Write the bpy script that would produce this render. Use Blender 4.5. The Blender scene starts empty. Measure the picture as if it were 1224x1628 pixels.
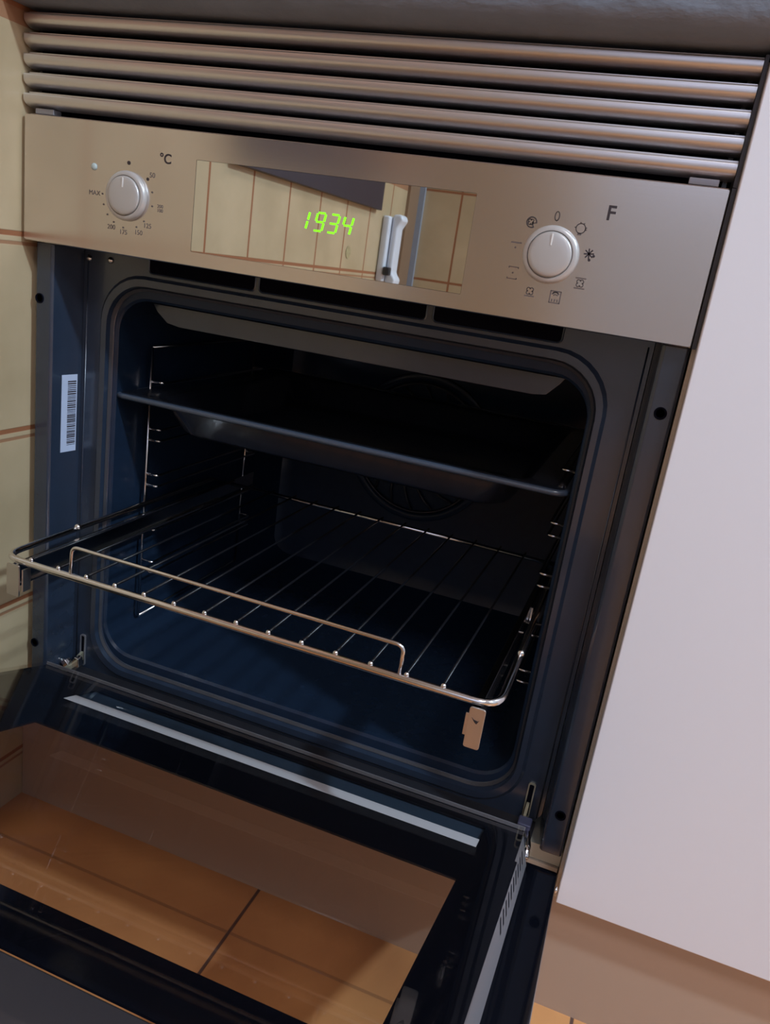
import bpy, bmesh, math, random
from mathutils import Vector, Matrix
random.seed(3)
scn = bpy.context.scene
COL = scn.collection

# ------------------------------------------------------------------ camera
# origin = lower left front corner of the oven's control panel, x right, y into the oven, z up (metres)
cd = bpy.data.cameras.new('camera')
cam = bpy.data.objects.new('camera', cd); COL.objects.link(cam)
cd.sensor_fit = 'VERTICAL'; cd.sensor_height = 24.0; cd.lens = 24.0 * 1266.05 / 1628.0
cd.clip_start = 0.01
ROW = [[0.9312218825851505, 0.3355359945338574, 0.1422722803877948],
       [0.22890283084201749, -0.2346992903993478, -0.944732627317673],
       [-0.283600598425107, 0.9123222234814944, -0.2953622540452713]]
rx, ry, rz = Vector(ROW[0]), -Vector(ROW[1]), -Vector(ROW[2])
cam.matrix_world = Matrix(((rx[0], ry[0], rz[0], 0.5790), (rx[1], ry[1], rz[1], -0.6192), (rx[2], ry[2], rz[2], 0.0270), (0, 0, 0, 1)))
scn.camera = cam

# ------------------------------------------------------------------ world, view
w = bpy.data.worlds.new('world'); scn.world = w; w.use_nodes = True
w.node_tree.nodes['Background'].inputs[0].default_value = (0.55, 0.6, 0.75, 1)
w.node_tree.nodes['Background'].inputs[1].default_value = 0.1
scn.view_settings.view_transform = 'Standard'; scn.view_settings.look = 'None'
scn.view_settings.gamma = 1.0; scn.view_settings.use_curve_mapping = False
scn.view_settings.exposure = 0.2
try:
    scn.cycles.use_denoising = True
    scn.cycles.max_bounces = 10; scn.cycles.transparent_max_bounces = 12
    scn.cycles.sample_clamp_indirect = 4.0
except Exception: pass

FLOOR, CEIL = -0.615, 1.86
LAMP_COOL = (2.10, -0.66, 1.40)      # pendant lamp above and to the right
LAMP_FILL = (1.3, -1.55, 1.84)        # added fill lamp at the ceiling, raises the ambient light

# ------------------------------------------------------------------ materials
def mat(name, color=(.8, .8, .8), rough=.5, metal=0.0, spec=.5, coat=0.0, emit=None, es=0, bump=None, var=None):
    m = bpy.data.materials.new(name); m.use_nodes = True
    nt = m.node_tree; b = nt.nodes['Principled BSDF']
    b.inputs['Base Color'].default_value = (*color, 1); b.inputs['Roughness'].default_value = rough
    b.inputs['Metallic'].default_value = metal; b.inputs['Specular IOR Level'].default_value = spec
    b.inputs['Coat Weight'].default_value = coat; b.inputs['Coat Roughness'].default_value = .08
    if emit: b.inputs['Emission Color'].default_value = (*emit, 1); b.inputs['Emission Strength'].default_value = es
    tc = nt.nodes.new('ShaderNodeTexCoord')
    if var:      # (scale, amount): gentle mottling of the colour
        n = nt.nodes.new('ShaderNodeTexNoise'); n.inputs['Scale'].default_value = var[0]; n.inputs['Detail'].default_value = 4
        nt.links.new(tc.outputs['Object'], n.inputs['Vector'])
        r = nt.nodes.new('ShaderNodeMapRange'); r.inputs['To Min'].default_value = 1 - var[1]; r.inputs['To Max'].default_value = 1 + var[1]
        nt.links.new(n.outputs['Fac'], r.inputs['Value'])
        v = nt.nodes.new('ShaderNodeVectorMath'); v.operation = 'SCALE'; v.inputs[0].default_value = color
        nt.links.new(r.outputs[0], v.inputs['Scale']); nt.links.new(v.outputs[0], b.inputs['Base Color'])
    if bump:     # (scale xyz, strength, distance)
        mp = nt.nodes.new('ShaderNodeMapping'); mp.inputs['Scale'].default_value = bump[0]
        nt.links.new(tc.outputs['Object'], mp.inputs['Vector'])
        n = nt.nodes.new('ShaderNodeTexNoise'); n.inputs['Scale'].default_value = 1; n.inputs['Detail'].default_value = 5
        nt.links.new(mp.outputs[0], n.inputs['Vector'])
        bp = nt.nodes.new('ShaderNodeBump'); bp.inputs['Strength'].default_value = bump[1]; bp.inputs['Distance'].default_value = bump[2]
        nt.links.new(n.outputs['Fac'], bp.inputs['Height']); nt.links.new(bp.outputs[0], b.inputs['Normal'])
    return m

M = {}
M['steel'] = mat('brushed_steel', (.76, .71, .69), .20, 1.0, bump=((6, 6, 900), .05, .0002))
M['steel_slat'] = mat('satin_steel', (.74, .72, .74), .36, 1.0, bump=((4, 900, 900), .05, .0002))
M['mirror'] = mat('display_mirror', (.86, .87, .85), .015, 1.0)
M['enamel'] = mat('blue_black_enamel', (.022, .033, .058), .27, 0, .8, coat=.4, var=(60, .12))
M['cavity'] = mat('cavity_enamel', (.011, .021, .043), .24, 0, .28, var=(90, .2))
M['tray'] = mat('tray_enamel', (.012, .014, .021), .24, 0, .5, coat=.5)
M['tray'].node_tree.nodes['Principled BSDF'].inputs['IOR'].default_value = 2.3
M['rubber'] = mat('rubber_gasket', (.03, .03, .038), .5)
M['chrome'] = mat('chrome', (.78, .76, .76), .14, 1.0)
M['wire'] = mat('dark_reflection_wire', (.008, .008, .011), .25, .1, .25)  # chrome wire with the dark cavity's reflection put into its colour
M['platemetal'] = mat('brushed_plate', (.66, .62, .59), .35, 1.0, bump=((900, 6, 6), .1, .0002))
M['blackmetal'] = mat('black_metal', (.02, .02, .026), .35)
M['black'] = mat('matte_black', (.005, .005, .009), .7, 0, .0)
M['blackglass'] = mat('black_glass', (.004, .0045, .008), .05, 0, .5)
M['rail'] = mat('grey_rail', (.30, .29, .32), .38, .6)
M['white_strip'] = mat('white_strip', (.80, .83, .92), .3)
M['knob'] = mat('knob_plastic', (.52, .49, .48), .32, .25, .5, coat=.2)
M['ink'] = mat('printed_ink', (.035, .025, .03), .5)
M['ink_soft'] = mat('printed_ink_soft', (.13, .10, .095), .5)
M['pointer'] = mat('pointer_groove', (.85, .83, .82), .4)
M['led'] = mat('led_lens', (.45, .52, .52), .1, 0, .6)
M['digits'] = mat('clock_light', (.1, .6, .02), .4, emit=(.22, 1.0, .01), es=1.1)
M['label'] = mat('label_paper', (.50, .56, .74), .5)
M['white_lam'] = mat('white_laminate', (.78, .76, .82), .42, 0, .4, var=(3, .012))
M['wood_edge'] = mat('beige_board', (.58, .49, .41), .45, var=(20, .05))
M['plinth'] = mat('plinth_board', (.46, .33, .255), .4, var=(6, .03))
M['shelf'] = mat('shelf_board', (.55, .54, .46), .5)
M['worktop'] = mat('slate_worktop', (.17, .19, .235), .42, 0, .4, bump=((28, 28, 60), .9, .0035), var=(25, .14))
M['paint'] = mat('cream_paint', (.42, .40, .40), .8, var=(2, .02))
M['ceil'] = mat('ceiling_paint', (.75, .75, .78), .9)
M['dark_board'] = mat('dark_laminate', (.035, .025, .035), .45)
M['phone'] = mat('white_plastic', (.70, .72, .80), .35)
M['pipe'] = mat('grey_strip', (.30, .33, .40), .4)
M['corner_shade'] = mat('corner_shade_brown', (.25, .15, .09), .6)  # brown tone painting the shaded wall by the corner
M['lamp_emit'] = mat('lamp_glow', (1, 1, 1), .5, emit=(.80, .88, 1.0), es=3)
M['fill_panel'] = mat('fill_lamp_glow', (1, 1, 1), .5, emit=(1.0, .92, .85), es=2)
M['window_fill'] = mat('added_window_glow', (.1, .1, .1), .2, emit=(.64, .72, 1.0), es=1.25)  # glow of the added window, for brighter reflections
M['channel'] = mat('blue_channel', (.035, .06, .10), .4)
M['profile'] = mat('charcoal_profile', (.030, .027, .032), .35)
M['tray_rim'] = mat('rim_highlight_enamel', (.045, .06, .09), .3, 0, .6, coat=.3)  # lighter blue puts the rim's highlight into the enamel colour
M['gap_shade'] = mat('gap_shade_grey', (.06, .06, .075), .4)  # grey that paints the shade of the gap
M['brass'] = mat('light_metal', (.70, .66, .50), .35, .8)
M['clip'] = mat('hinge_clip', (.10, .11, .20), .35, .3)

def glass(name, tint, refl_ior=1.5, rough=0.0):
    m = bpy.data.materials.new(name); m.use_nodes = True; nt = m.node_tree
    nt.nodes.clear()
    out = nt.nodes.new('ShaderNodeOutputMaterial'); mx = nt.nodes.new('ShaderNodeMixShader')
    tr = nt.nodes.new('ShaderNodeBsdfTransparent'); gl = nt.nodes.new('ShaderNodeBsdfGlossy'); lw = nt.nodes.new('ShaderNodeLayerWeight'); lw.inputs[0].default_value = .5
    tr.inputs[0].default_value = (*tint, 1); gl.inputs['Roughness'].default_value = rough
    f0 = ((refl_ior - 1) / (refl_ior + 1)) ** 2
    pw = nt.nodes.new('ShaderNodeMath'); pw.operation = 'POWER'; pw.inputs[1].default_value = 5; nt.links.new(lw.outputs['Facing'], pw.inputs[0])
    ma = nt.nodes.new('ShaderNodeMath'); ma.operation = 'MULTIPLY_ADD'; ma.inputs[1].default_value = 1 - f0; ma.inputs[2].default_value = f0
    nt.links.new(pw.outputs[0], ma.inputs[0]); nt.links.new(ma.outputs[0], mx.inputs[0]); nt.links.new(tr.outputs[0], mx.inputs[1]); nt.links.new(gl.outputs[0], mx.inputs[2])
    nt.links.new(mx.outputs[0], out.inputs[0]); return m
M['glass'] = glass('clear_oven_glass', (.90, .87, .85), 1.5)
M['glass_out'] = glass('outer_oven_glass', (.88, .84, .82), 1.2)

def tile_mat(name, axis, u0, du, v0, dv, base, grout, warm=None, rough=.22, gw=.0030, double=True, shade_band=None):
    """glazed tiles with dark grout; axis = world axis along the row, v runs up the wall (or along y on a floor)"""
    m = bpy.data.materials.new(name); m.use_nodes = True; nt = m.node_tree; b = nt.nodes['Principled BSDF']
    L = nt.links.new; N = nt.nodes.new
    g = N('ShaderNodeNewGeometry'); sp = N('ShaderNodeSeparateXYZ'); L(g.outputs['Position'], sp.inputs[0])
    def mth(op, a, bb=None, c=None):
        n = N('ShaderNodeMath'); n.operation = op
        for i, x in enumerate((a, bb, c)):
            if x is None: continue
            if isinstance(x, (int, float)): n.inputs[i].default_value = x
            else: L(x, n.inputs[i])
        return n.outputs[0]
    U = sp.outputs[axis]; V = sp.outputs[2 if axis in (0, 1) and dv is not None and name != 'floor_tiles' else 1]
    def line(coord, c0, d, half, soft=.0006):
        x = mth('SUBTRACT', coord, c0); x = mth('DIVIDE', x, d); x = mth('FRACT', x)
        x = mth('SUBTRACT', x, .5); x = mth('ABSOLUTE', x); x = mth('SUBTRACT', .5, x); x = mth('MULTIPLY', x, d)
        mr = N('ShaderNodeMapRange'); mr.interpolation_type = 'SMOOTHSTEP'
        mr.inputs['From Min'].default_value = half - soft; mr.inputs['From Max'].default_value = half + soft
        mr.inputs['To Min'].default_value = 1; mr.inputs['To Max'].default_value = 0
        L(x, mr.inputs['Value']); return mr.outputs[0]
    ln = line(U, u0, du, gw * .75)
    vl = line(V, v0, dv, gw * .8)
    if name == 'floor_tiles': vl = mth('MULTIPLY', vl, .4)
    ln = mth('MAXIMUM', ln, vl)
    if double:
        ln = mth('MAXIMUM', ln, mth('MULTIPLY', line(V, v0 - .0085, dv, gw * .55), .75))
    if shade_band is not None:  # next grout line and shade under the worktop, painted into the colour
        ln = mth('MAXIMUM', ln, mth('MULTIPLY', mth('GREATER_THAN', sp.outputs[2], shade_band), .8))
    no = N('ShaderNodeTexNoise'); no.inputs['Scale'].default_value = 9; no.inputs['Detail'].default_value = 5
    L(g.outputs['Position'], no.inputs['Vector'])
    cr = N('ShaderNodeValToRGB'); cr.color_ramp.elements[0].position = .32; cr.color_ramp.elements[1].position = .70
    cr.color_ramp.elements[0].color = (*[c * .88 for c in base], 1); cr.color_ramp.elements[1].color = (*(warm or base), 1)
    L(no.outputs['Fac'], cr.inputs[0])
    mx = N('ShaderNodeMix'); mx.data_type = 'RGBA'; L(ln, mx.inputs[0]); L(cr.outputs[0], mx.inputs[6]); mx.inputs[7].default_value = (*grout, 1)
    L(mx.outputs[2], b.inputs['Base Color'])
    rr = N('ShaderNodeMapRange'); rr.inputs['To Min'].default_value = rough; rr.inputs['To Max'].default_value = .75
    L(ln, rr.inputs['Value']); L(rr.outputs[0], b.inputs['Roughness'])
    bp = N('ShaderNodeBump'); bp.inputs['Strength'].default_value = .4; bp.inputs['Distance'].default_value = .001; bp.invert = True
    L(ln, bp.inputs['Height']); L(bp.outputs[0], b.inputs['Normal'])
    return m
TB, TG = (.50, .375, .225), (.30, .11, .045)
M['tile_side'] = tile_mat('side_wall_tiles', 1, -.312, .1127, .0045, .1855, TB, TG, (.55, .415, .26), rough=.35, shade_band=.176)
M['tile_far'] = tile_mat('far_wall_tiles', 0, .096, .1127, .0045, .1855, TB, TG, (.55, .415, .26), rough=.35, double=False)
M['tile_floor'] = tile_mat('floor_tiles', 0, .3090, .33, -.055, .33, (.66, .29, .12), (.12, .06, .045), (.76, .36, .14), rough=.28, gw=.0022, double=False)

# ------------------------------------------------------------------ mesh helpers
def obj(name, bm, m, parent=None, smooth=False, bevel=0, seg=2, loc=None):
    bmesh.ops.recalc_face_normals(bm, faces=bm.faces)
    me = bpy.data.meshes.new(name); bm.to_mesh(me); bm.free()
    me.materials.append(m if not isinstance(m, str) else M[m])
    if smooth: me.shade_smooth()
    o = bpy.data.objects.new(name, me); COL.objects.link(o)
    if parent: o.parent = parent
    if loc: o.location = loc
    if bevel:
        b = o.modifiers.new('bevel', 'BEVEL'); b.width = bevel; b.segments = seg; b.limit_method = 'ANGLE'; b.angle_limit = .6
        me.shade_smooth()
        o.modifiers.new('wn', 'WEIGHTED_NORMAL')
    return o
def autosmooth(o, ang=35):
    me = o.data; me.shade_smooth()
    me.set_sharp_from_angle(angle=math.radians(ang)); return o
def NB(): return bmesh.new()
def box(bm, x0, x1, y0, y1, z0, z1):
    v = [bm.verts.new((x, y, z)) for x in (x0, x1) for y in (y0, y1) for z in (z0, z1)]
    for f in ((0, 1, 3, 2), (4, 6, 7, 5), (0, 4, 5, 1), (2, 3, 7, 6), (0, 2, 6, 4), (1, 5, 7, 3)): bm.faces.new([v[i] for i in f])
    return bm
def prism(bm, prof, axis, a, b):
    """prof: 2D points; axis 0: (y,z) along x, 1: (x,z) along y, 2: (x,y) along z"""
    def P(p, t): return {0: (t, p[0], p[1]), 1: (p[0], t, p[1]), 2: (p[0], p[1], t)}[axis]
    A = [bm.verts.new(P(p, a)) for p in prof]; B = [bm.verts.new(P(p, b)) for p in prof]; n = len(prof)
    for i in range(n): bm.faces.new((A[i], A[(i + 1) % n], B[(i + 1) % n], B[i]))
    bm.faces.new(A); bm.faces.new(B[::-1]); return bm
def tube(bm, pts, r, seg=10, closed=False, caps=True):
    pts = [Vector(p) for p in pts]; n = len(pts); rings = []
    up = None
    for i in range(n):
        if closed: t = (pts[(i + 1) % n] - pts[i - 1])
        else: t = pts[min(i + 1, n - 1)] - pts[max(i - 1, 0)]
        t.normalize()
        if up is None: up = t.orthogonal().normalized()
        up = (up - t * up.dot(t)).normalized(); s = t.cross(up)
        rings.append([bm.verts.new(pts[i] + (up * math.cos(2 * math.pi * k / seg) + s * math.sin(2 * math.pi * k / seg)) * r) for k in range(seg)])
    for i in range(n if closed else n - 1):
        A, B = rings[i], rings[(i + 1) % n]; off = 0
        if closed and i == n - 1:
            off = min(range(seg), key=lambda o: (A[0].co - B[o].co).length)
        for k in range(seg): bm.faces.new((A[k], A[(k + 1) % seg], B[(k + 1 + off) % seg], B[(k + off) % seg]))
    if not closed and caps: bm.faces.new(rings[0]); bm.faces.new(rings[-1][::-1])
    return bm
def ball(bm, c, r, u=8):
    bmesh.ops.create_uvsphere(bm, u_segments=u, v_segments=u // 2 + 2, radius=r, matrix=Matrix.Translation(c)); return bm
def fillet(pts, r, n=5, closed=False):
    """round the corners of a polyline"""
    pts = [Vector(p) for p in pts]; out = []; N_ = len(pts)
    for i, p in enumerate(pts):
        if not closed and i in (0, N_ - 1): out.append(p); continue
        a, b = pts[i - 1], pts[(i + 1) % N_]; da = (a - p).normalized(); db = (b - p).normalized()
        s, e = p + da * r, p + db * r
        for k in range(n + 1):
            t = k / n; out.append(s * (1 - t) ** 2 + p * 2 * t * (1 - t) + e * t ** 2)
    return out
def rr(a0, a1, b0, b1, r, n=8):
    """rounded rectangle outline, 4*(n+1) points"""
    P = []
    for cx, cy, st in ((a1 - r, b1 - r, 0), (a0 + r, b1 - r, 90), (a0 + r, b0 + r, 180), (a1 - r, b0 + r, 270)):
        for k in range(n + 1):
            t = math.radians(st + 90 * k / n); P.append((cx + r * math.cos(t), cy + r * math.sin(t)))
    return P
def loft(bm, loops, cap0=False, cap1=False):
    R = [[bm.verts.new(p) for p in lp] for lp in loops]; n = len(R[0])
    for A, B in zip(R, R[1:]):
        for i in range(n): bm.faces.new((A[i], A[(i + 1) % n], B[(i + 1) % n], B[i]))
    if cap0: bm.faces.new(R[0])
    if cap1: bm.faces.new(R[-1][::-1])
    return bm
def lathe(bm, prof, c, axis='y', seg=48):
    """prof: (radius, distance towards the viewer), revolved about -y through c"""
    R = []
    for r, h in prof:
        R.append([bm.verts.new((c[0] + r * math.cos(2 * math.pi * k / seg), c[1] - h, c[2] + r * math.sin(2 * math.pi * k / seg))) for k in range(seg)])
    for A, B in zip(R, R[1:]):
        for i in range(seg): bm.faces.new((A[i], A[(i + 1) % seg], B[(i + 1) % seg], B[i]))
    bm.faces.new(R[0]); bm.faces.new(R[-1][::-1]); return bm
def disc(bm, x, z, r, y, seg=16, t=.0003):
    return lathe(bm, [(r, 0), (r, t)], (x, y, z), seg=seg)
def stroke(bm, pts, wd, y, t=.0003, closed=False):
    """flat printed line in the x-z plane"""
    pts = [Vector((a, b)) for a, b in pts]; n = len(pts)
    for i in range(n if closed else n - 1):
        a, b = pts[i], pts[(i + 1) % n]; d = (b - a)
        if d.length < 1e-6: continue
        d.normalize(); s = Vector((-d.y, d.x)) * wd / 2; a2 = a - d * wd * .3; b2 = b + d * wd * .3
        q = [a2 + s, a2 - s, b2 - s, b2 + s]
        prism_pts = [(p.x, p.y) for p in q]
        prism(bm, prism_pts, 1, y - t, y)
    return bm
def arc(cx, cz, r, a0, a1, n=14):
    return [(cx + r * math.cos(math.radians(a0 + (a1 - a0) * k / n)), cz + r * math.sin(math.radians(a0 + (a1 - a0) * k / n))) for k in range(n + 1)]
def text_into(bm, s, x, z, size, y, align='CENTER', shear=0.0, bold=0.0):
    c = bpy.data.curves.new('t', 'FONT'); c.body = s; c.size = size; c.align_x = align; c.align_y = 'CENTER'
    c.extrude = .00015; c.shear = shear; c.offset = bold
    o = bpy.data.objects.new('t', c); COL.objects.link(o)
    o.matrix_world = Matrix.Translation((x, y, z)) @ Matrix.Rotation(math.pi / 2, 4, 'X')
    bpy.context.view_layer.update()
    dg = bpy.context.evaluated_depsgraph_get(); me = bpy.data.meshes.new_from_object(o.evaluated_get(dg))
    me.transform(o.matrix_world); bm.from_mesh(me)
    bpy.data.objects.remove(o); bpy.data.meshes.remove(me)
def empty(name, loc=(0, 0, 0)):
    o = bpy.data.objects.new(name, None); COL.objects.link(o); o.location = loc; o.empty_display_size = .05; return o
def tag(o, label, cat, group=None):
    o['label'] = label; o['category'] = cat
    if group: o['group'] = group
    return o
def struct(o): o['kind'] = 'structure'; return o
def lab(o, s): o['label'] = s; return o

# ------------------------------------------------------------------ the room
WX = -.003
struct(obj('floor', box(NB(), WX, 3.3, -3.2, .62, FLOOR - .05, FLOOR), 'tile_floor'))
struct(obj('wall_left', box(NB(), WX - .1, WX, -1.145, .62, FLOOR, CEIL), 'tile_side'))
struct(obj('wall_pillar', box(NB(), WX - .1, .34, -1.32, -1.145, FLOOR, CEIL), 'tile_far'))
struct(obj('wall_back', box(NB(), WX - .1, 3.4, .62, .72, FLOOR, CEIL), 'paint'))
struct(obj('wall_right', box(NB(), 3.3, 3.4, -3.3, .62, FLOOR, CEIL), 'paint'))
struct(obj('wall_front', box(NB(), WX - .1, 3.3, -3.3, -3.2, FLOOR, CEIL), 'paint'))
struct(obj('wall_side', box(NB(), WX - .1, WX, -3.2, -1.32, FLOOR, CEIL), 'paint'))
struct(obj('ceiling', box(NB(), WX - .1, 3.4, -3.3, .72, CEIL, CEIL + .1), 'ceil'))
wn = empty('fill_window_1', (1.2, -3.2, 1.25)); wn['kind'] = 'structure'  # unseen window added to give the slats and steel a bright reflection
obj('fill_window_frame', (lambda bb: (box(bb, -1.05, 1.05, .0, .04, -.60, -.54), box(bb, -1.05, 1.05, .0, .04, .54, .60), box(bb, -1.05, -.99, .0, .04, -.54, .54), box(bb, .99, 1.05, .0, .04, -.54, .54), box(bb, -.03, .03, .0, .04, -.54, .54), bb)[-1])(NB()), 'white_lam', wn)
for xx in (-.99, .03):
    obj('glow_pane', box(NB(), xx, xx + .96, .005, .02, -.54, .54), 'window_fill', wn)
# painted shade strip and metal corner strip seen mirrored in the clock display
struct(obj('corner_shade_strip', box(NB(), WX, WX + .006, -1.145, -1.075, FLOOR, CEIL), 'corner_shade'))  # brown strip stands in for shade on the wall near the corner
struct(obj('trim_2', box(NB(), WX + .006, WX + .018, -1.145, -1.137, FLOOR, CEIL), 'pipe'))

# ------------------------------------------------------------------ lamps
lp = empty('pendant_lamp', (LAMP_COOL[0], LAMP_COOL[1], LAMP_COOL[2]))
tag(lp, 'white pendant lamp hanging from the ceiling to the right of the oven', 'lamp')
b = NB()
RS = []
for r_, h_ in ((.13, -.02), (.125, .01), (.10, .06), (.05, .09), (.012, .10)):
    RS.append([(r_ * math.cos(2 * math.pi * k / 32), r_ * math.sin(2 * math.pi * k / 32), h_) for k in range(32)])
loft(b, RS, False, True)
obj('lamp_shade', b, 'white_lam', lp, smooth=True)
b = NB(); bmesh.ops.create_uvsphere(b, u_segments=20, v_segments=12, radius=.035, matrix=Matrix.Translation((0, 0, .045)))
obj('bulb', b, 'lamp_emit', lp, smooth=True)
obj('cord', tube(NB(), [(0, 0, .10), (0, 0, CEIL - LAMP_COOL[2] - .02)], .004), 'white_lam', lp, smooth=True)
b = NB(); b2 = bmesh.ops.create_cone(b, cap_ends=True, segments=24, radius1=.05, radius2=.05, depth=.02, matrix=Matrix.Translation((0, 0, CEIL - LAMP_COOL[2] - .01)))
obj('ceiling_rose', b, 'white_lam', lp)
ld = bpy.data.lights.new('pendant_light', 'POINT'); ld.energy = 125; ld.color = (.62, .84, 1.0); ld.shadow_soft_size = .05
lo = bpy.data.objects.new('pendant_light', ld); COL.objects.link(lo); lo.parent = lp; lo.location = (0, 0, -.035)
cl = empty('fill_lamp', LAMP_FILL)  # lamp added as soft fill for the room
tag(cl, 'added fill lamp, a flat square panel on the ceiling behind the viewer', 'lamp')
obj('diffuser', box(NB(), -.25, .25, -.25, .25, -.03, .0), 'fill_panel', cl)
obj('frame', box(NB(), -.27, .27, -.27, .27, .0, .02), 'white_lam', cl)
ld = bpy.data.lights.new('fill_light', 'AREA'); ld.energy = 19; ld.color = (.90, .93, 1.0); ld.size = .5
lo = bpy.data.objects.new('fill_light', ld); COL.objects.link(lo); lo.parent = cl; lo.location = (0, 0, -.035)

# ------------------------------------------------------------------ cabinets around the oven
hs = tag(empty('oven_cabinet', (.3, .3, FLOOR)), 'beige kitchen cabinet unit that houses the steel oven', 'cabinet')
hb = lambda *a: box(NB(), *(v - o for v, o in zip(a, (.3, .3, .3, .3, FLOOR, FLOOR))))
obj('side_panel', hb(.5955, .6120, .0060, .58, -.491, .186), 'wood_edge', hs, bevel=.0006)
obj('bottom_shelf', hb(WX + .001, .5950, .030, .57, -.478, -.462), 'shelf', hs)
obj('lower_panel', hb(WX + .001, .5945, .0270, .044, -.520, -.4785), 'wood_edge', hs)
wc = tag(empty('white_cabinet', (.9, .3, FLOOR)), 'white base cabinet with a plain door to the right of the oven', 'cabinet')
cb = lambda *a: box(NB(), *(v - o for v, o in zip(a, (.9, .9, .3, .3, FLOOR, FLOOR))))
obj('door', cb(.5983, 1.196, -.0125, .0055, -.4815, .1885), 'white_lam', wc, bevel=.0012)
obj('carcass', cb(.6125, 1.2, .015, .58, -.491, .19), 'wood_edge', wc)
wd2 = tag(empty('base_cabinet', (1.5, .3, FLOOR)), 'second white base cabinet further right along the worktop', 'cabinet')
cb2 = lambda *a: box(NB(), *(v - o for v, o in zip(a, (1.5, 1.5, .3, .3, FLOOR, FLOOR))))
obj('door', cb2(1.199, 1.797, -.0045, .0135, -.4905, .1885), 'white_lam', wd2, bevel=.0012)
obj('carcass', cb2(1.2005, 1.8, .015, .58, -.491, .19), 'wood_edge', wd2)
tag(obj('plinth', box(NB(), WX + .001, 1.8, .0080, .026, FLOOR, -.4915), 'plinth'), 'beige-brown kickboard under the white cabinet and the oven', 'kickboard')
# worktop: slate laminate with rounded front edge
wp = [(.60, .1915), (-.012, .1915), (-.020, .1935)]
wp += [(-.026, .198), (-.0285, .205), (-.029, .2105)] + [(-.029, .222), (-.027, .2275), (-.022, .2305), (-.015, .2315), (.60, .2315)]
tag(autosmooth(obj('worktop', prism(NB(), wp, 0, WX + .001, 1.8), 'worktop')), 'dark grey slate-look worktop running above the oven', 'worktop')

# ------------------------------------------------------------------ things on the left wall seen mirrored in the display
tag(obj('notice_board', box(NB(), WX + .0005, .009, -.905, -.355, .121, .270), 'dark_board', bevel=.001), 'plain dark board fixed to the tiled left wall, mirrored in the clock display', 'board')
ph = tag(empty('wall_telephone', (WX, -.975, .05)), 'white wall telephone on the tiled left wall, mirrored in the clock display', 'telephone')
obj('base_plate', box(NB(), .0005, .016, -.032, .030, -.060, .066), 'phone', ph, bevel=.004)
obj('handset', prism(NB(), [(.017, .070), (.034, .072), (.040, .062), (.030, .045), (.030, -.040), (.040, -.052), (.036, -.066), (.017, -.066)], 1, -.018, .018), 'phone', ph, bevel=.005, seg=3)
obj('earpiece_hook', box(NB(), .016, .030, .020, .034, -.046, -.030), 'blackmetal', ph, bevel=.002)
# small fruit decor on one tile
b = NB(); bmesh.ops.create_circle(b, cap_ends=True, segments=20, radius=.011, matrix=Matrix.Translation((0, 0, 0)) @ Matrix.Rotation(math.pi / 2, 4, 'Y'))
tag(obj('tile_picture', b, mat('tile_picture_ink', (.40, .33, .18), .4, var=(200, .4)), loc=(WX + .0006, -.790, .036)), 'small faded fruit motif printed on one wall tile, mirrored in the clock display', 'decoration')
bpy.data.objects['tile_picture'].modifiers.new('solid', 'SOLIDIFY').thickness = .0004

# ------------------------------------------------------------------ ventilation grille above the oven
vg = tag(empty('ventilation_grille', (.2975, .02, .110)), 'steel ventilation grille of five rounded slats under the worktop', 'grille')
def off(bm, o): bmesh.ops.translate(bm, verts=bm.verts, vec=-Vector(o)); return bm
for i in range(5):
    zt = .1866 - i * .01568
    pr = [(.0008, zt), (.0002, zt - .0006), (0, zt - .0014), (0, zt - .0042)]
    for k in range(1, 9):
        t = math.pi / 2 * k / 8; pr.append((.0130 * (1 - math.cos(t)), zt - .0042 - .0066 * math.sin(t)))
    pr += [(.0130, zt - .0100), (.0080, zt - .0086), (.0040, zt - .0056), (.0040, zt - .0018), (.0068, zt - .0008), (.0068, zt + .0020), (.0078, zt + .0020), (.0078, zt - .0010)]
    pr += [(.0050, zt - .0004)]
    o = autosmooth(obj('slat', off(prism(NB(), pr, 0, -.0006, .5946), vg.location), 'steel_slat', vg), 40)
obj('backing_panel', off(box(NB(), .002, .594, .034, .036, .1085, .1905), vg.location), 'black', vg)
for x0 in (.004, .588):
    obj('side_bracket', off(box(NB(), x0, x0 + .003, .0142, .034, .1085, .1905), vg.location), 'blackmetal', vg)
for x0 in (.009, .566):
    lab(obj('clip', off(box(NB(), x0, x0 + .020, .004, .014, .1083, .1128), vg.location), 'rail', vg, bevel=.0006), 'pale grey clip under the lowest slat')
obj('grille_gap_strip', off(box(NB(), .5950, .5974, .0010, .0055, .1085, .1890), vg.location), 'gap_shade', vg)  # dark bar painting the gap's shade at the grille's right end

# ------------------------------------------------------------------ the oven
ov = tag(empty('built_in_oven', (.2975, .05, -.455)), 'stainless steel built-in oven with its door hanging open and green clock', 'oven')
O0 = Vector(ov.location)
def op(name, bm, m, parent=None, **k):
    """a part of the oven; bm in world coordinates"""
    off(bm, O0); return obj(name, bm, m, parent or ov, **k)

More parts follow.
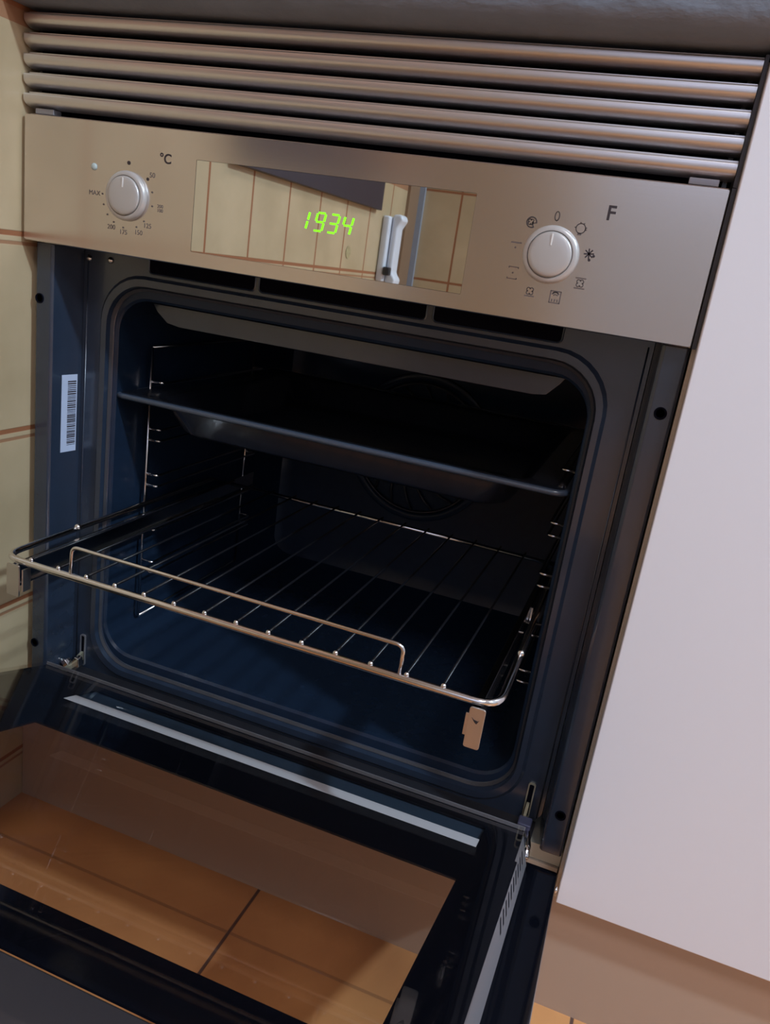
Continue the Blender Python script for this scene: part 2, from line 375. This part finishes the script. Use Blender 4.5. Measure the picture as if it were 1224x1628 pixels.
# control panel plate (hollow behind the display so that the display is not buried)
DX0, DX1, DZ0, DZ1 = .1790, .4206, .0125, .0858
b = NB()
lo_o = rr(.0006, .5944, .0004, .1076, .0014, 3); lo_i = rr(DX0, DX1, DZ0, DZ1, .0006, 3)
loft(b, [[(x, .020, z) for x, z in lo_o], [(x, .0012, z) for x, z in lo_o], [(x + (.0008 if x < .3 else -.0008), 0, z + (.0008 if z < .05 else -.0008)) for x, z in lo_o],
         [(x, 0, z) for x, z in lo_i], [(x, .003, z) for x, z in lo_i], [(x, .020, z) for x, z in lo_i]])
cp = op('control_panel', b, 'steel')
disp = op('display', box(NB(), DX0 + .0002, DX1 - .0002, .0003, .0028, DZ0 + .0002, DZ1 - .0002), 'mirror')
lab(disp, 'mirror-dark display window with green clock')

# clock digits: slanted seven segment figures
SEG = {'1': 'bc', '9': 'abcdfg', '3': 'abcdg', '4': 'bcfg'}
b = NB(); sl = .20; H = .0138; Wd = .0072
def segs(ch, x, z):
    pts = {'a': ((0, H), (Wd, H)), 'b': ((Wd, H), (Wd, H / 2)), 'c': ((Wd, H / 2), (Wd, 0)), 'd': ((0, 0), (Wd, 0)), 'f': ((0, H / 2), (0, H)), 'g': ((0, H / 2), (Wd, H / 2))}
    for s in SEG[ch]:
        (a, c), (d, e) = pts[s]; g = .0011
        if c == e: a += g; d -= g
        else:
            c, e = (c - g, e + g) if c > e else (c + g, e - g)
        stroke(b, [(x + a + c * sl, z + c), (x + d + e * sl, z + e)], .00155, .0002, t=.0004)
for ch, x in (('1', .2768), ('9', .2910), ('3', .3030), ('4', .3150)): segs(ch, x, .0437)
dg_ = op('clock_digits', b, 'digits', disp); lab(dg_, 'glowing green figures 1934')

op('gap_strip', box(NB(), .5949, .5975, .0010, .0055, .0, .1080), 'gap_shade')  # panel side and shaded gap painted as one dark bar
# printed scales
YP = -.0001
b = NB()
text_into(b, '°C', .1490, .0832, .0108, YP, bold=.0002)
disc(b, .1127, .0769, .0016, YP); disc(b, .1325, .0658, .0013, YP)
op('temperature_sign', b, 'ink', cp)
b = NB()
for s, x, z, sz in (('50', .1368, .0692, .0058), ('200', .1463, .0452, .0040), ('100', .1463, .0418, .0040), ('125', .1345, .0279, .0056),
                    ('150', .1256, .0213, .0056), ('175', .1100, .0198, .0056), ('200', .0972, .0227, .0056), ('MAX', .0783, .0490, .0056)):
    text_into(b, s, x, z, sz, YP)
for x, z in ((.1376, .0558), (.1383, .0446), (.1308, .0314), (.1234, .0258), (.1097, .0237), (.0996, .0272), (.0927, .0327), (.0884, .0406), (.0867, .0492)):
    disc(b, x, z, .0008, YP, 10)
op('temperature_scale', b, 'ink_soft', cp)
b = NB(); text_into(b, 'F', .5197, .0828, .0140, YP, bold=.00025); op('function_letter', b, 'ink', cp); b = NB()
S = .0007
def fan(cx, cz, r=.0022):
    for k in range(4):
        a = math.pi / 4 + k * math.pi / 2
        stroke(b, arc(cx + r * .75 * math.cos(a), cz + r * .75 * math.sin(a), r * .62, math.degrees(a) - 120, math.degrees(a) + 120, 6), .0006, YP)
# snowflake with drops
cx, cz = .5102, .0542
for k in range(4):
    a = math.pi * k / 4 + .1; stroke(b, [(cx - .0034 * math.cos(a), cz - .0034 * math.sin(a)), (cx + .0034 * math.cos(a), cz + .0034 * math.sin(a))], .0009, YP)
disc(b, cx + .0036, cz - .0012, .0010, YP); disc(b, cx + .0010, cz - .0042, .0010, YP)
op('snowflake_symbol', b, 'ink', cp)
b = NB()
stroke(b, [(.4825 + .0016 * math.cos(t * math.pi / 10), .0769 + .0031 * math.sin(t * math.pi / 10)) for t in range(20)], .0007, YP, closed=True)
stroke(b, arc(.5008, .0706, .0034, 0, 360, 20), S, YP)                      # lamp
for a in (100, 60, 10, -10, 175): stroke(b, [(.5008 + .0034 * math.cos(math.radians(a)), .0706 + .0034 * math.sin(math.radians(a))), (.5008 + .0043 * math.cos(math.radians(a)), .0706 + .0043 * math.sin(math.radians(a)))], S, YP)
stroke(b, [(.4996, .0667), (.5014, .0667)], .0016, YP)
fan(.5082, .0332); stroke(b, [(.5046, .0368), (.5118, .0368)], .0009, YP); stroke(b, [(.5046, .0296), (.5118, .0296)], .0009, YP)
stroke(b, [(.4885, .0168), (.4961, .0168), (.4961, .0252), (.4885, .0252)], .0008, YP, closed=True)
stroke(b, arc(.4923, .0222, .0024, 20, 160, 6), .0010, YP); stroke(b, arc(.4923, .0206, .0022, 40, 140, 6), .0006, YP)
for k in range(3): stroke(b, [(.4903 + k * .002, .0178), (.4903 + k * .002, .0192)], .0009, YP)
fan(.4730, .0226); stroke(b, [(.4696, .0190), (.4764, .0190)], .0009, YP)
stroke(b, [(.4543, .0372), (.4543, .0380), (.4613, .0380), (.4613, .0372)], S, YP); stroke(b, [(.4541, .0303), (.4541, .0295), (.4611, .0295), (.4611, .0303)], S, YP); disc(b, .4577, .0338, .0007, YP, 8)
stroke(b, [(.4527, .0553), (.4600, .0553)], .0010, YP); disc(b, .4562, .0518, .0007, YP, 8)
stroke(b, arc(.4649, .0706, .0036, 0, 300, 18) + [(.4655, .0700), (.4685, .0706)], .0009, YP); fan(.4643, .0708, .0017)
op('function_symbols', b, 'ink_soft', cp)
b = NB(); lathe(b, [(.0030, 0), (.0030, .0006), (.0022, .0014), (.0009, .0018)], (.0771, 0, .0704), seg=20)
lab(op('indicator_lamp', b, 'led', cp, smooth=True), 'small clear indicator lamp')

def knob(cx, cz, R=.0205):
    k = empty('control_knob'); k.parent = ov; k.location = Vector((cx, 0, cz)) - O0
    b = NB(); lathe(b, [(R * .98, 0), (R, .0006), (R, .0022), (R * .985, .0036), (R * .94, .0047), (R * .86, .0052), (R * .815, .0052), (R * .80, .0046), (R * .80, .0035), (.002, .0035)], (0, 0, 0))
    k2 = obj('knob_ring', b, 'knob', k); autosmooth(k2, 50)
    b = NB(); r = R * .775
    lathe(b, [(r, .0036), (r, .0056), (r * .985, .0064), (r * .94, .0069), (r * .8, .0073), (r * .5, .0076), (r * .1, .0077)], (0, 0, 0))
    autosmooth(obj('knob_face', b, 'knob', k), 50)
    b = NB(); stroke(b, [(0, r * .42), (0, r * .88)], .0010, -.0074, t=.0005)
    obj('pointer', b, 'pointer', k)
    return k
for cx in (.1127, .4831):
    knob(cx, .0500)
# front frame: recessed plate with the stamped opening, and a raised flange each side
def yz(lp, y): return [(x, y, z) for x, z in lp]
b = NB()
loft(b, [yz(rr(.026, .569, -.455, .012, .0135), .050), yz(rr(.0500, .5450, -.4520, -.0175, .048), .050), yz(rr(.0530, .5420, -.4490, -.0205, .046), .0470),
         yz(rr(.0590, .5370, -.4420, -.0270, .042), .0470), yz(rr(.0605, .5350, -.4400, -.0290, .041), .0540), yz(rr(.0630, .5330, -.4370, -.0320, .040), .0560)])
fp = op('front_plate', b, 'enamel'); autosmooth(fp, 30)
b = NB(); loft(b, [yz(rr(.0590, .5370, -.4415, -.0275, .042), .0535), yz(rr(.0605, .5350, -.4400, -.0290, .041), .0515), yz(rr(.0625, .5332, -.4378, -.0312, .0405), .0535)])
autosmooth(op('door_gasket', b, 'rubber'), 60)
def flange(s):
    X = (lambda x: x) if s < 0 else (lambda x: .5985 - x)
    pf = [(.0042, .050), (.0042, .0135), (.0050, .0122), (.0205, .0120), (.0228, .0125), (.0242, .0145), (.0290, .0490), (.0290, .0508), (.0042, .0508)]
    return prism(NB(), [(X(x), y) for x, y in pf[1:]], 2, -.4545, .0)
for s in (-1, 1):
    f = op('side_flange', flange(s), 'enamel', bevel=.0018)
    ox = 0.0
    for (x, z) in (((.0094, -.0516), (.0090, -.4185)) if s < 0 else ((.5850, -.0502), (.5852, -.4125))):
        b = NB(); lathe(b, [(.0048, 0), (.0048, .0005), (.0042, .0008), (.0034, .0004), (.0032, -.0)], (x, .0120, z), seg=20)
        op('screw_hole', b, 'black', f)
# narrow stamped bead beside the right flange and dark cover lip above
for x in (.0335, .5650):
    op('frame_bead', tube(NB(), [(x, .0500, -.4500), (x, .0500, -.006)], .0008, 6), 'enamel', smooth=True)
op('lower_sill', box(NB(), .0300, .5650, .0150, .0508, -.4575, -.4548), 'blackmetal')
# screws at the top left
for x, z in ((.0350, -.0095), (.0595, -.0080)):
    b = NB(); lathe(b, [(.0030, 0), (.0030, .0008), (.0020, .0022), (.0006, .0026)], (x, .0495, z), seg=14)
    op('screw', b, 'chrome', smooth=True)
# cooling slots under the panel
for x0, x1 in ((.1040, .2160), (.2215, .3805), (.3880, .4970)):
    b = NB(); lp_ = rr(x0, x1, -.0135, .004, .0035, 4); lp2 = rr(x0 - .0016, x1 + .0016, -.0151, .004, .0045, 4)
    loft(b, [yz(lp2, .0498), yz(rr(x0 - .0008, x1 + .0008, -.0143, .004, .0040, 4), .0490), yz(lp_, .0495)])
    rim = autosmooth(op('cooling_slot', b, 'enamel'), 60)
    b = NB(); loft(b, [yz(lp_, .0497), yz(lp_, .0493)], True, True)
    op('slot_opening', b, 'black', rim)

# cavity
b = NB()
CX0, CX1, CZ0, CZ1, CY = .0640, .5320, -.4260, -.0420, .462
lp_ = [yz(rr(.0622, .5338, -.4378, -.0312, .0405), .0555), yz(rr(.0640, .5320, -.4290, -.0385, .036), .0560), yz(rr(.0660, .5300, -.4265, -.0410, .034), .0585),
       yz(rr(.0655, .5305, -.4270, -.0405, .034), .0700), yz(rr(CX0, CX1, CZ0 - .004, CZ1 + .004, .030), .100), yz(rr(CX0, CX1, CZ0 - .004, CZ1 + .004, .030), CY - .02),
       yz(rr(CX0 + .006, CX1 - .006, CZ0, CZ1, .028), CY - .006), yz(rr(CX0 + .02, CX1 - .02, CZ0 + .016, CZ1 - .016, .02), CY)]
loft(b, lp_, False, True)
autosmooth(op('oven_cavity', b, 'cavity'), 40)
# outer casing round the cavity keeps it light tight
op('casing', (lambda bb: (box(bb, .030, .034, .052, .50, -.450, -.0), box(bb, .561, .565, .052, .50, -.450, -.0), box(bb, .034, .561, .052, .50, -.454, -.450),
    box(bb, .034, .561, .052, .50, -.004, .0), box(bb, .030, .565, .50, .504, -.454, 0.0), bb)[-1])(NB()), 'blackmetal')
# deflector lip under the cavity roof
b = NB(); lp_ = [(.0880, -.0440), (.0935, -.0515), (.1060, -.0612), (.1200, -.0632), (.4780, -.0628), (.4900, -.0610), (.5000, -.0500), (.5040, -.0440)]
prism(b, lp_, 1, .080, .082)
op('roof_deflector', b, 'enamel', bevel=.0006)
# fan cover on the back wall
fc = op('fan_cover', (lambda bb: (lathe(bb, [(.108, 0), (.107, .004), (.100, .006), (.096, .0035), (.0955, .0025), (.010, .0025)], (.281, CY, -.2175), seg=56), bb)[-1])(NB()), 'cavity'); autosmooth(fc, 50)
b = NB()
for k in range(18):
    a = 2 * math.pi * k / 18; pts = []
    for j in range(6):
        r = .022 + .068 * j / 5; aa = a + .55 * j / 5; pts.append((.281 + r * math.cos(aa), CY - .0062, -.2175 + r * math.sin(aa)))
    tube(b, pts, .0018, 6)
tube(b, [(.281 + .093 * math.cos(2 * math.pi * k / 48), CY - .0062, -.2175 + .093 * math.sin(2 * math.pi * k / 48)) for k in range(48)], .0020, 6, closed=True)
tube(b, [(.281 + .022 * math.cos(2 * math.pi * k / 24), CY - .0062, -.2175 + .022 * math.sin(2 * math.pi * k / 24)) for k in range(24)], .0020, 6, closed=True)
op('fan_grille', b, 'blackmetal', fc, smooth=True)

# side rack ladders
LV = [-.128 - .0515 * k for k in range(5)]
for s in (-1, 1):
    X = (lambda x: x) if s < 0 else (lambda x: .6005 - x)
    b = NB()
    for y in (.108, .332): tube(b, [(X(.0715), y, -.092), (X(.0715), y, -.405)], .0017, 8)
    for z in (-.092, -.405):
        tube(b, fillet([(X(.0715), .108, z), (X(.0715), .332, z)], .003), .0017, 8)
    for lz in LV:
        for z in (lz, lz - .0125):
            tube(b, fillet([(X(.0715), .108, z), (X(.0862), .108, z), (X(.0862), .332, z), (X(.0715), .332, z)], .0035, 4), .0014, 8)
    op('side_rack', b, 'chrome', smooth=True)

# telescopic runners pulled out under the shelf
for s in (-1, 1):
    X = (lambda x: x) if s < 0 else (lambda x: .6025 - x)
    t = empty('telescopic_runner'); t.parent = ov; t.location = Vector((X(.095), 0, -.28)) - O0; T0 = Vector((X(.095), 0, -.28))
    def rp(n, bm, m, **k): return obj(n, off(bm, T0), m, t, **k)
    pf = [(.0895, -.2665), (.0955, -.2665), (.0955, -.2685), (.0915, -.2690), (.0915, -.2850), (.0955, -.2855), (.0955, -.2875), (.0895, -.2875)]
    rp('outer_slide', prism(NB(), [(X(a), c) for a, c in pf], 1, -.1080, .240), 'chrome', bevel=.0004)
    pf = [(.0873, -.2690), (.0890, -.2690), (.0890, -.2860), (.0873, -.2860)]
    rp('fixed_rail', prism(NB(), [(X(a), c) for a, c in pf], 1, .112, .330), 'chrome')
    if s < 0:
        b = NB(); prism(b, rr(.0895, .1025, -.2930, -.2640, .0012, 3), 1, -.1115, -.1100)
        rp('end_stop', b, 'platemetal')
        b = NB(); box(b, .1036, .1050, -.1090, -.1000, -.2885, -.2680); rp('end_tab', b, 'platemetal')
    else:
        b = NB(); pr = rr(.5060, .5178, -.2970, -.2640, .0018, 3)
        prism(b, pr, 1, -.1115, -.1100); box(b, .5038, .5064, -.1108, -.1098, -.2880, -.2700)
        rp('end_stop', b, 'platemetal', bevel=.0003)
        b = NB(); prism(b, [(.5085, -.2720), (.5105, -.2735), (.5135, -.2740), (.5145, -.2730), (.5128, -.2765), (.5112, -.2755)], 1, -.1118, -.1114); lab(rp('stamp_mark', b, 'blackmetal'), 'small dark mark on the end stop')

# barcode label on the left flange's inner face
b = NB(); lab_x = lambda y: .0242 + (y - .0145) * (.0290 - .0242) / (.0490 - .0145) + .0004
for (y0, y1, z0, z1) in ((.0253, .0445, -.2030, -.1235),):
    v = [b.verts.new((lab_x(y), y, z)) for y, z in ((y0, z0), (y1, z0), (y1, z1), (y0, z1))]; b.faces.new(v)
bl = op('barcode_label', b, 'label'); bl.modifiers.new('s', 'SOLIDIFY').thickness = .0002
b = NB(); z = -.1960
while z < -.1310:
    h = random.choice((.0005, .0008, .0013)); e = .0003
    v = [b.verts.new((lab_x(y) + e, y, zz)) for y, zz in ((.0325, z), (.0430, z), (.0430, z + h), (.0325, z + h))]; b.faces.new(v)
    z += h + random.choice((.0006, .0009, .0012))
op('barcode', b, 'ink', bl)

# ------------------------------------------------------------------ the open door
TH = math.radians(18)
dr = empty('oven_door'); dr.parent = ov; dr.location = Vector((.2975, 0, -.4275)) - O0
# local axes: x right, y from the hinge outwards, z up off the inner glass
dr.matrix_local = Matrix(((1, 0, 0, dr.location.x), (0, -math.cos(TH), math.sin(TH), dr.location.y), (0, math.sin(TH), math.cos(TH), dr.location.z), (0, 0, 0, 1)))
# (mirror-free frame: x, -u ordering is handled by writing u as y; determinant is -1, so use flipped x)
A = Matrix(((1, 0, 0), (0, -math.cos(TH), math.sin(TH)), (0, math.sin(TH), math.cos(TH))))
dr.matrix_local = Matrix.Translation(dr.location)
def dp(name, bm, m, parent=None, **k):
    """part of the door; bm in (x, u, offset) with u outwards from the hinge and offset above the inner glass"""
    for v in bm.verts:
        q = Vector((v.co.x - .2975, v.co.y, v.co.z)); v.co = A @ q
    return obj(name, bm, m, parent or dr, **k)
def dring(bm, x0, x1, u0, u1, a0, a1, b0, b1, z0, z1, r=.001):
    o_ = rr(x0, x1, u0, u1, r, 3); i_ = rr(a0, a1, b0, b1, .0008, 3)
    f = lambda lp, z: [(x, y, z) for x, y in lp]
    return loft(bm, [f(i_, z0), f(o_, z0), f(o_, z1), f(i_, z1), f(i_, z0)])
GX0, GX1, GE = .0370, .5590, .4010
b = NB(); v = [b.verts.new(c) for c in ((GX0, 0, 0), (GX1, 0, 0), (GX1 + .004, GE, 0), (GX0 - .004, GE, 0))]; b.faces.new(v)
g = dp('inner_glass', b, 'glass')
dp('glass_edge', box(NB(), GX0, GX1, -.0008, .0002, -.0030, .0002), 'rail')
# black printed mask with its window and the vent slot
WN0, WN1, WU0, WU1 = .1480, .5245, .1455, .3600
f = lambda lp, z: [(x, y, z) for x, y in lp]
b = NB(); dring(b, GX0, GX1 + .002, .0745, GE, WN0, WN1, WU0, WU1, -.0050, -.0035)
box(b, GX0, .1190, .0, .0745, -.0050, -.0035); box(b, .5270, GX1, .0, .0745, -.0050, -.0035); box(b, .1190, .5270, 0, .0240, -.0050, -.0035)
dp('printed_mask', b, 'blackglass')
lab(dp('inner_white_strip', box(NB(), .1195, .5268, .0560, .0740, -.0058, -.0034), 'white_strip'), 'long white strip behind the inner glass near the hinge')  # white bar laid just under the glass
dp('heat_channel', box(NB(), .0600, .5300, -.0030, .0559, -.0085, -.0060), 'channel')
dp('hinge_side_rail', box(NB(), .0330, .5620, -.0030, .0030, -.0300, -.0090), 'blackmetal')
# body sides
def dside(xa, xb):
    return prism(NB(), [(xa, -.0052), (xb, -.0300), (xb - .004 if xb > .3 else xb + .004, -.0300), (xa - .004 if xa > .3 else xa + .004, -.0052)], 1, .004, GE + .010)
sr = None
for xa, xb in ((.0372, .0290), (.5588, .5672)):
    sr = dp('side_rail', dside(xa, xb), 'rail')
b = NB()
for k in range(10):
    u = .022 + k * .0150
    v = [b.verts.new(c) for c in ((.5588 + .0084 * .28 + .0004, u, -.0122), (.5588 + .0084 * .62 + .0004, u + .006, -.0206), (.5588 + .0084 * .62 + .0004, u + .0095, -.0206), (.5588 + .0084 * .28 + .0004, u + .0035, -.0122))]; b.faces.new(v)
dp('louvre_slots', b, 'black', sr)
# outer panel: black glass back with window, thin steel edge
b = NB(); dring(b, .0010, .5940, -.0060, .4600, .0900, .5420, .0700, .3850, -.0340, -.0305, .003)
dp('outer_panel', b, 'blackglass')
b = NB(); dring(b, .0006, .5945, -.0064, .4604, .0012, .5938, -.0058, .4598, -.0350, -.0310, .003)
dp('panel_edge', b, 'steel')
b = NB(); v = [b.verts.new(c) for c in ((.0900, .0700, -.0325), (.5420, .0700, -.0325), (.5420, .3850, -.0325), (.0900, .3850, -.0325))]; b.faces.new(v)
dp('outer_glass', b, 'glass_out')
b = NB(); lathe(b, [(.0030, 0), (.0026, .0012), (.001, .002)], (0, 0, 0), seg=12)
bmesh.ops.rotate(b, verts=b.verts, cent=(0, 0, 0), matrix=Matrix.Rotation(math.pi / 2, 3, 'Z')); bmesh.ops.translate(b, verts=b.verts, vec=(.5950, .026, -.0325))
dp('edge_screw', b, 'chrome', smooth=True)
# top end of the door: profile and handle
b = NB(); prism(b, [(GE + .001, -.004), (GE + .030, -.008), (GE + .036, -.014), (GE + .036, -.0300), (GE + .001, -.0300)], 0, .030, .566)
dp('top_profile', b, 'profile', bevel=.002)
b = NB(); tube(b, [(.06, .425, -.075), (.535, .425, -.075)], .009, 16)
hd = dp('handle', b, 'steel_slat', smooth=True)
for x in (.075, .52):
    b = NB(); tube(b, [(x, .425, -.067), (x, .425, -.0345)], .006, 12); dp('handle_post', b, 'steel_slat', hd, smooth=True)

# hinges
for s in (-1, 1):
    X = (lambda x: x) if s < 0 else (lambda x: .5975 - x)
    h = empty('door_hinge'); h.parent = ov; h.location = Vector((X(.043), .05, -.436)) - O0; H0 = Vector((X(.043), .05, -.436))
    def hp(n, bm, m, **k): return obj(n, off(bm, H0), m, h, **k)
    b = NB(); o_ = rr(X(.043) - .0034, X(.043) + .0034, -.4520, -.4140, .0022, 4); i_ = rr(X(.043) - .0022, X(.043) + .0022, -.4505, -.4155, .0012, 4)
    loft(b, [yz(i_, .0498), yz(o_, .0498), yz(o_, .0478), yz(i_, .0478), yz(i_, .0498)])
    hp('hinge_slot', b, 'brass' if s > 0 else 'rail')
    hp('slot_opening', box(NB(), X(.043) - .0022, X(.043) + .0022, .0488, .0496, -.4505, -.4155), 'black')
    b = NB(); prism(b, [(.0486, -.4350), (.0460, -.4350), (.0300, -.4420), (.0080, -.4420), (.0080, -.4480), (.0340, -.4480), (.0486, -.4450)], 0, X(.043) - .0014, X(.043) + .0014)
    hp('hinge_arm', b, 'brass', bevel=.0003)
    if s > 0:
        b = NB(); box(b, .5500, .5625, .0200, .0330, -.4470, -.4395); hp('hinge_clip', b, 'clip', bevel=.0012)
        b = NB(); tube(b, [(.5600, .020, -.4460), (.5640, .010, -.4530), (.5645, -.002, -.4560)], .0032, 10); hp('hinge_link', b, 'chrome', smooth=True)
    else:
        b = NB(); prism(b, [(.0280, -.4440), (.0340, -.4400), (.0400, -.4460), (.0470, -.4330), (.0520, -.4340), (.0530, -.4440), (.0440, -.4560), (.0380, -.4540), (.0330, -.4500)], 1, .030, .038)
        hp('hinge_clip', b, 'chrome', bevel=.001)
        b = NB(); tube(b, [(.0250, .034, -.4440), (.0340, .034, -.4460)], .0035, 10); hp('hinge_link', b, 'chrome', smooth=True)

# ------------------------------------------------------------------ baking tray
TZ = -.1385
tr = tag(empty('baking_tray', (.295, .23, TZ)), 'black enamelled deep baking tray on the upper level of the oven', 'tray')
xy = lambda lp, z: [(x, y, z) for x, y in lp]
b = NB()
Y0, Y1 = .0600, .4100
loops = [xy(rr(.0675, .5210, Y0 + .004, Y1 - .004, .008), TZ - .0036), xy(rr(.0638, .5246, Y0 + .0008, Y1 - .0008, .010), TZ - .0030), xy(rr(.0630, .5255, Y0, Y1, .011), TZ - .0008),
         xy(rr(.0638, .5246, Y0 + .0008, Y1 - .0008, .010), TZ + .0012), xy(rr(.0675, .5210, Y0 + .004, Y1 - .004, .008), TZ + .0018),
         xy(rr(.0980, .4920, Y0 + .012, Y1 - .012, .022), TZ + .0006), xy(rr(.1020, .4880, Y0 + .015, Y1 - .015, .026), TZ - .0030),
         xy(rr(.1180, .4720, Y0 + .022, Y1 - .022, .030), TZ - .0290), xy(rr(.1240, .4660, Y0 + .028, Y1 - .028, .028), TZ - .0330)]
loft(b, loops, False, True)
o = obj('tray_body', off(b, tr.location), 'tray', tr); autosmooth(o, 60)
md = o.modifiers.new('s', 'SOLIDIFY'); md.thickness = .0010; md.offset = 0
b = NB(); tube(b, [(x, y, TZ - .0006) for x, y in rr(.0625, .5260, Y0 - .0005, Y1 + .0005, .0115)], .0030, 10, closed=True)
obj('rim', off(b, tr.location), 'tray_rim', tr, smooth=True)
# ------------------------------------------------------------------ wire shelf
RZ = -.2620
rk = tag(empty('wire_shelf', (.30, .06, RZ)), 'chrome wire oven shelf pulled half out on its runners', 'oven shelf')
RY0, RY1 = -.1050, .2360
b = NB(); tube(b, fillet([(.0800, RY1, RZ), (.0795, RY0, RZ), (.5250, RY0, RZ), (.5190, RY1, RZ)], .020, 8), .0030, 12)
obj('rear_bar', off(tube(NB(), [(.0820, RY1, RZ), (.5175, RY1, RZ)], .0024, 10), rk.location), 'chrome', rk, smooth=True)
obj('outer_frame', off(b, rk.location), 'chrome', rk, smooth=True)
for i in range(14):
    x = .1094 + (.4829 - .1094) * i / 13
    b = NB(); tube(b, [(x, RY0 + .002, RZ + .0036), (x, RY1 + .004, RZ + .0036)], .0011, 8); cw = obj('cross_wire', off(b, rk.location), 'wire', rk, smooth=True)
    obj('weld_bead', off(ball(NB(), (x, RY0 + .001, RZ + .0034), .0023), rk.location), 'chrome', cw, smooth=True)
for x in (.0812, .5240):
    b = NB(); ball(b, (x, -.012, RZ + .002), .0034, 10); obj('weld_stop', off(b, rk.location), 'chrome', rk, smooth=True)
b = NB(); tube(b, fillet([(.1515, RY0, RZ + .003), (.1515, RY0 + .001, RZ + .0265), (.4490, RY0 + .001, RZ + .0255), (.4490, RY0, RZ + .003)], .0065, 6), .0017, 10)
lab(obj('front_guard', off(b, rk.location), 'chrome', rk, smooth=True), 'raised guard wire along the front bar')
b = NB(); tube(b, [(.1000, RY0 + .004, RZ - .0042), (.4950, RY0 + .004, RZ - .0042)], .0016, 8)
obj('under_bar', off(b, rk.location), 'chrome', rk, smooth=True)
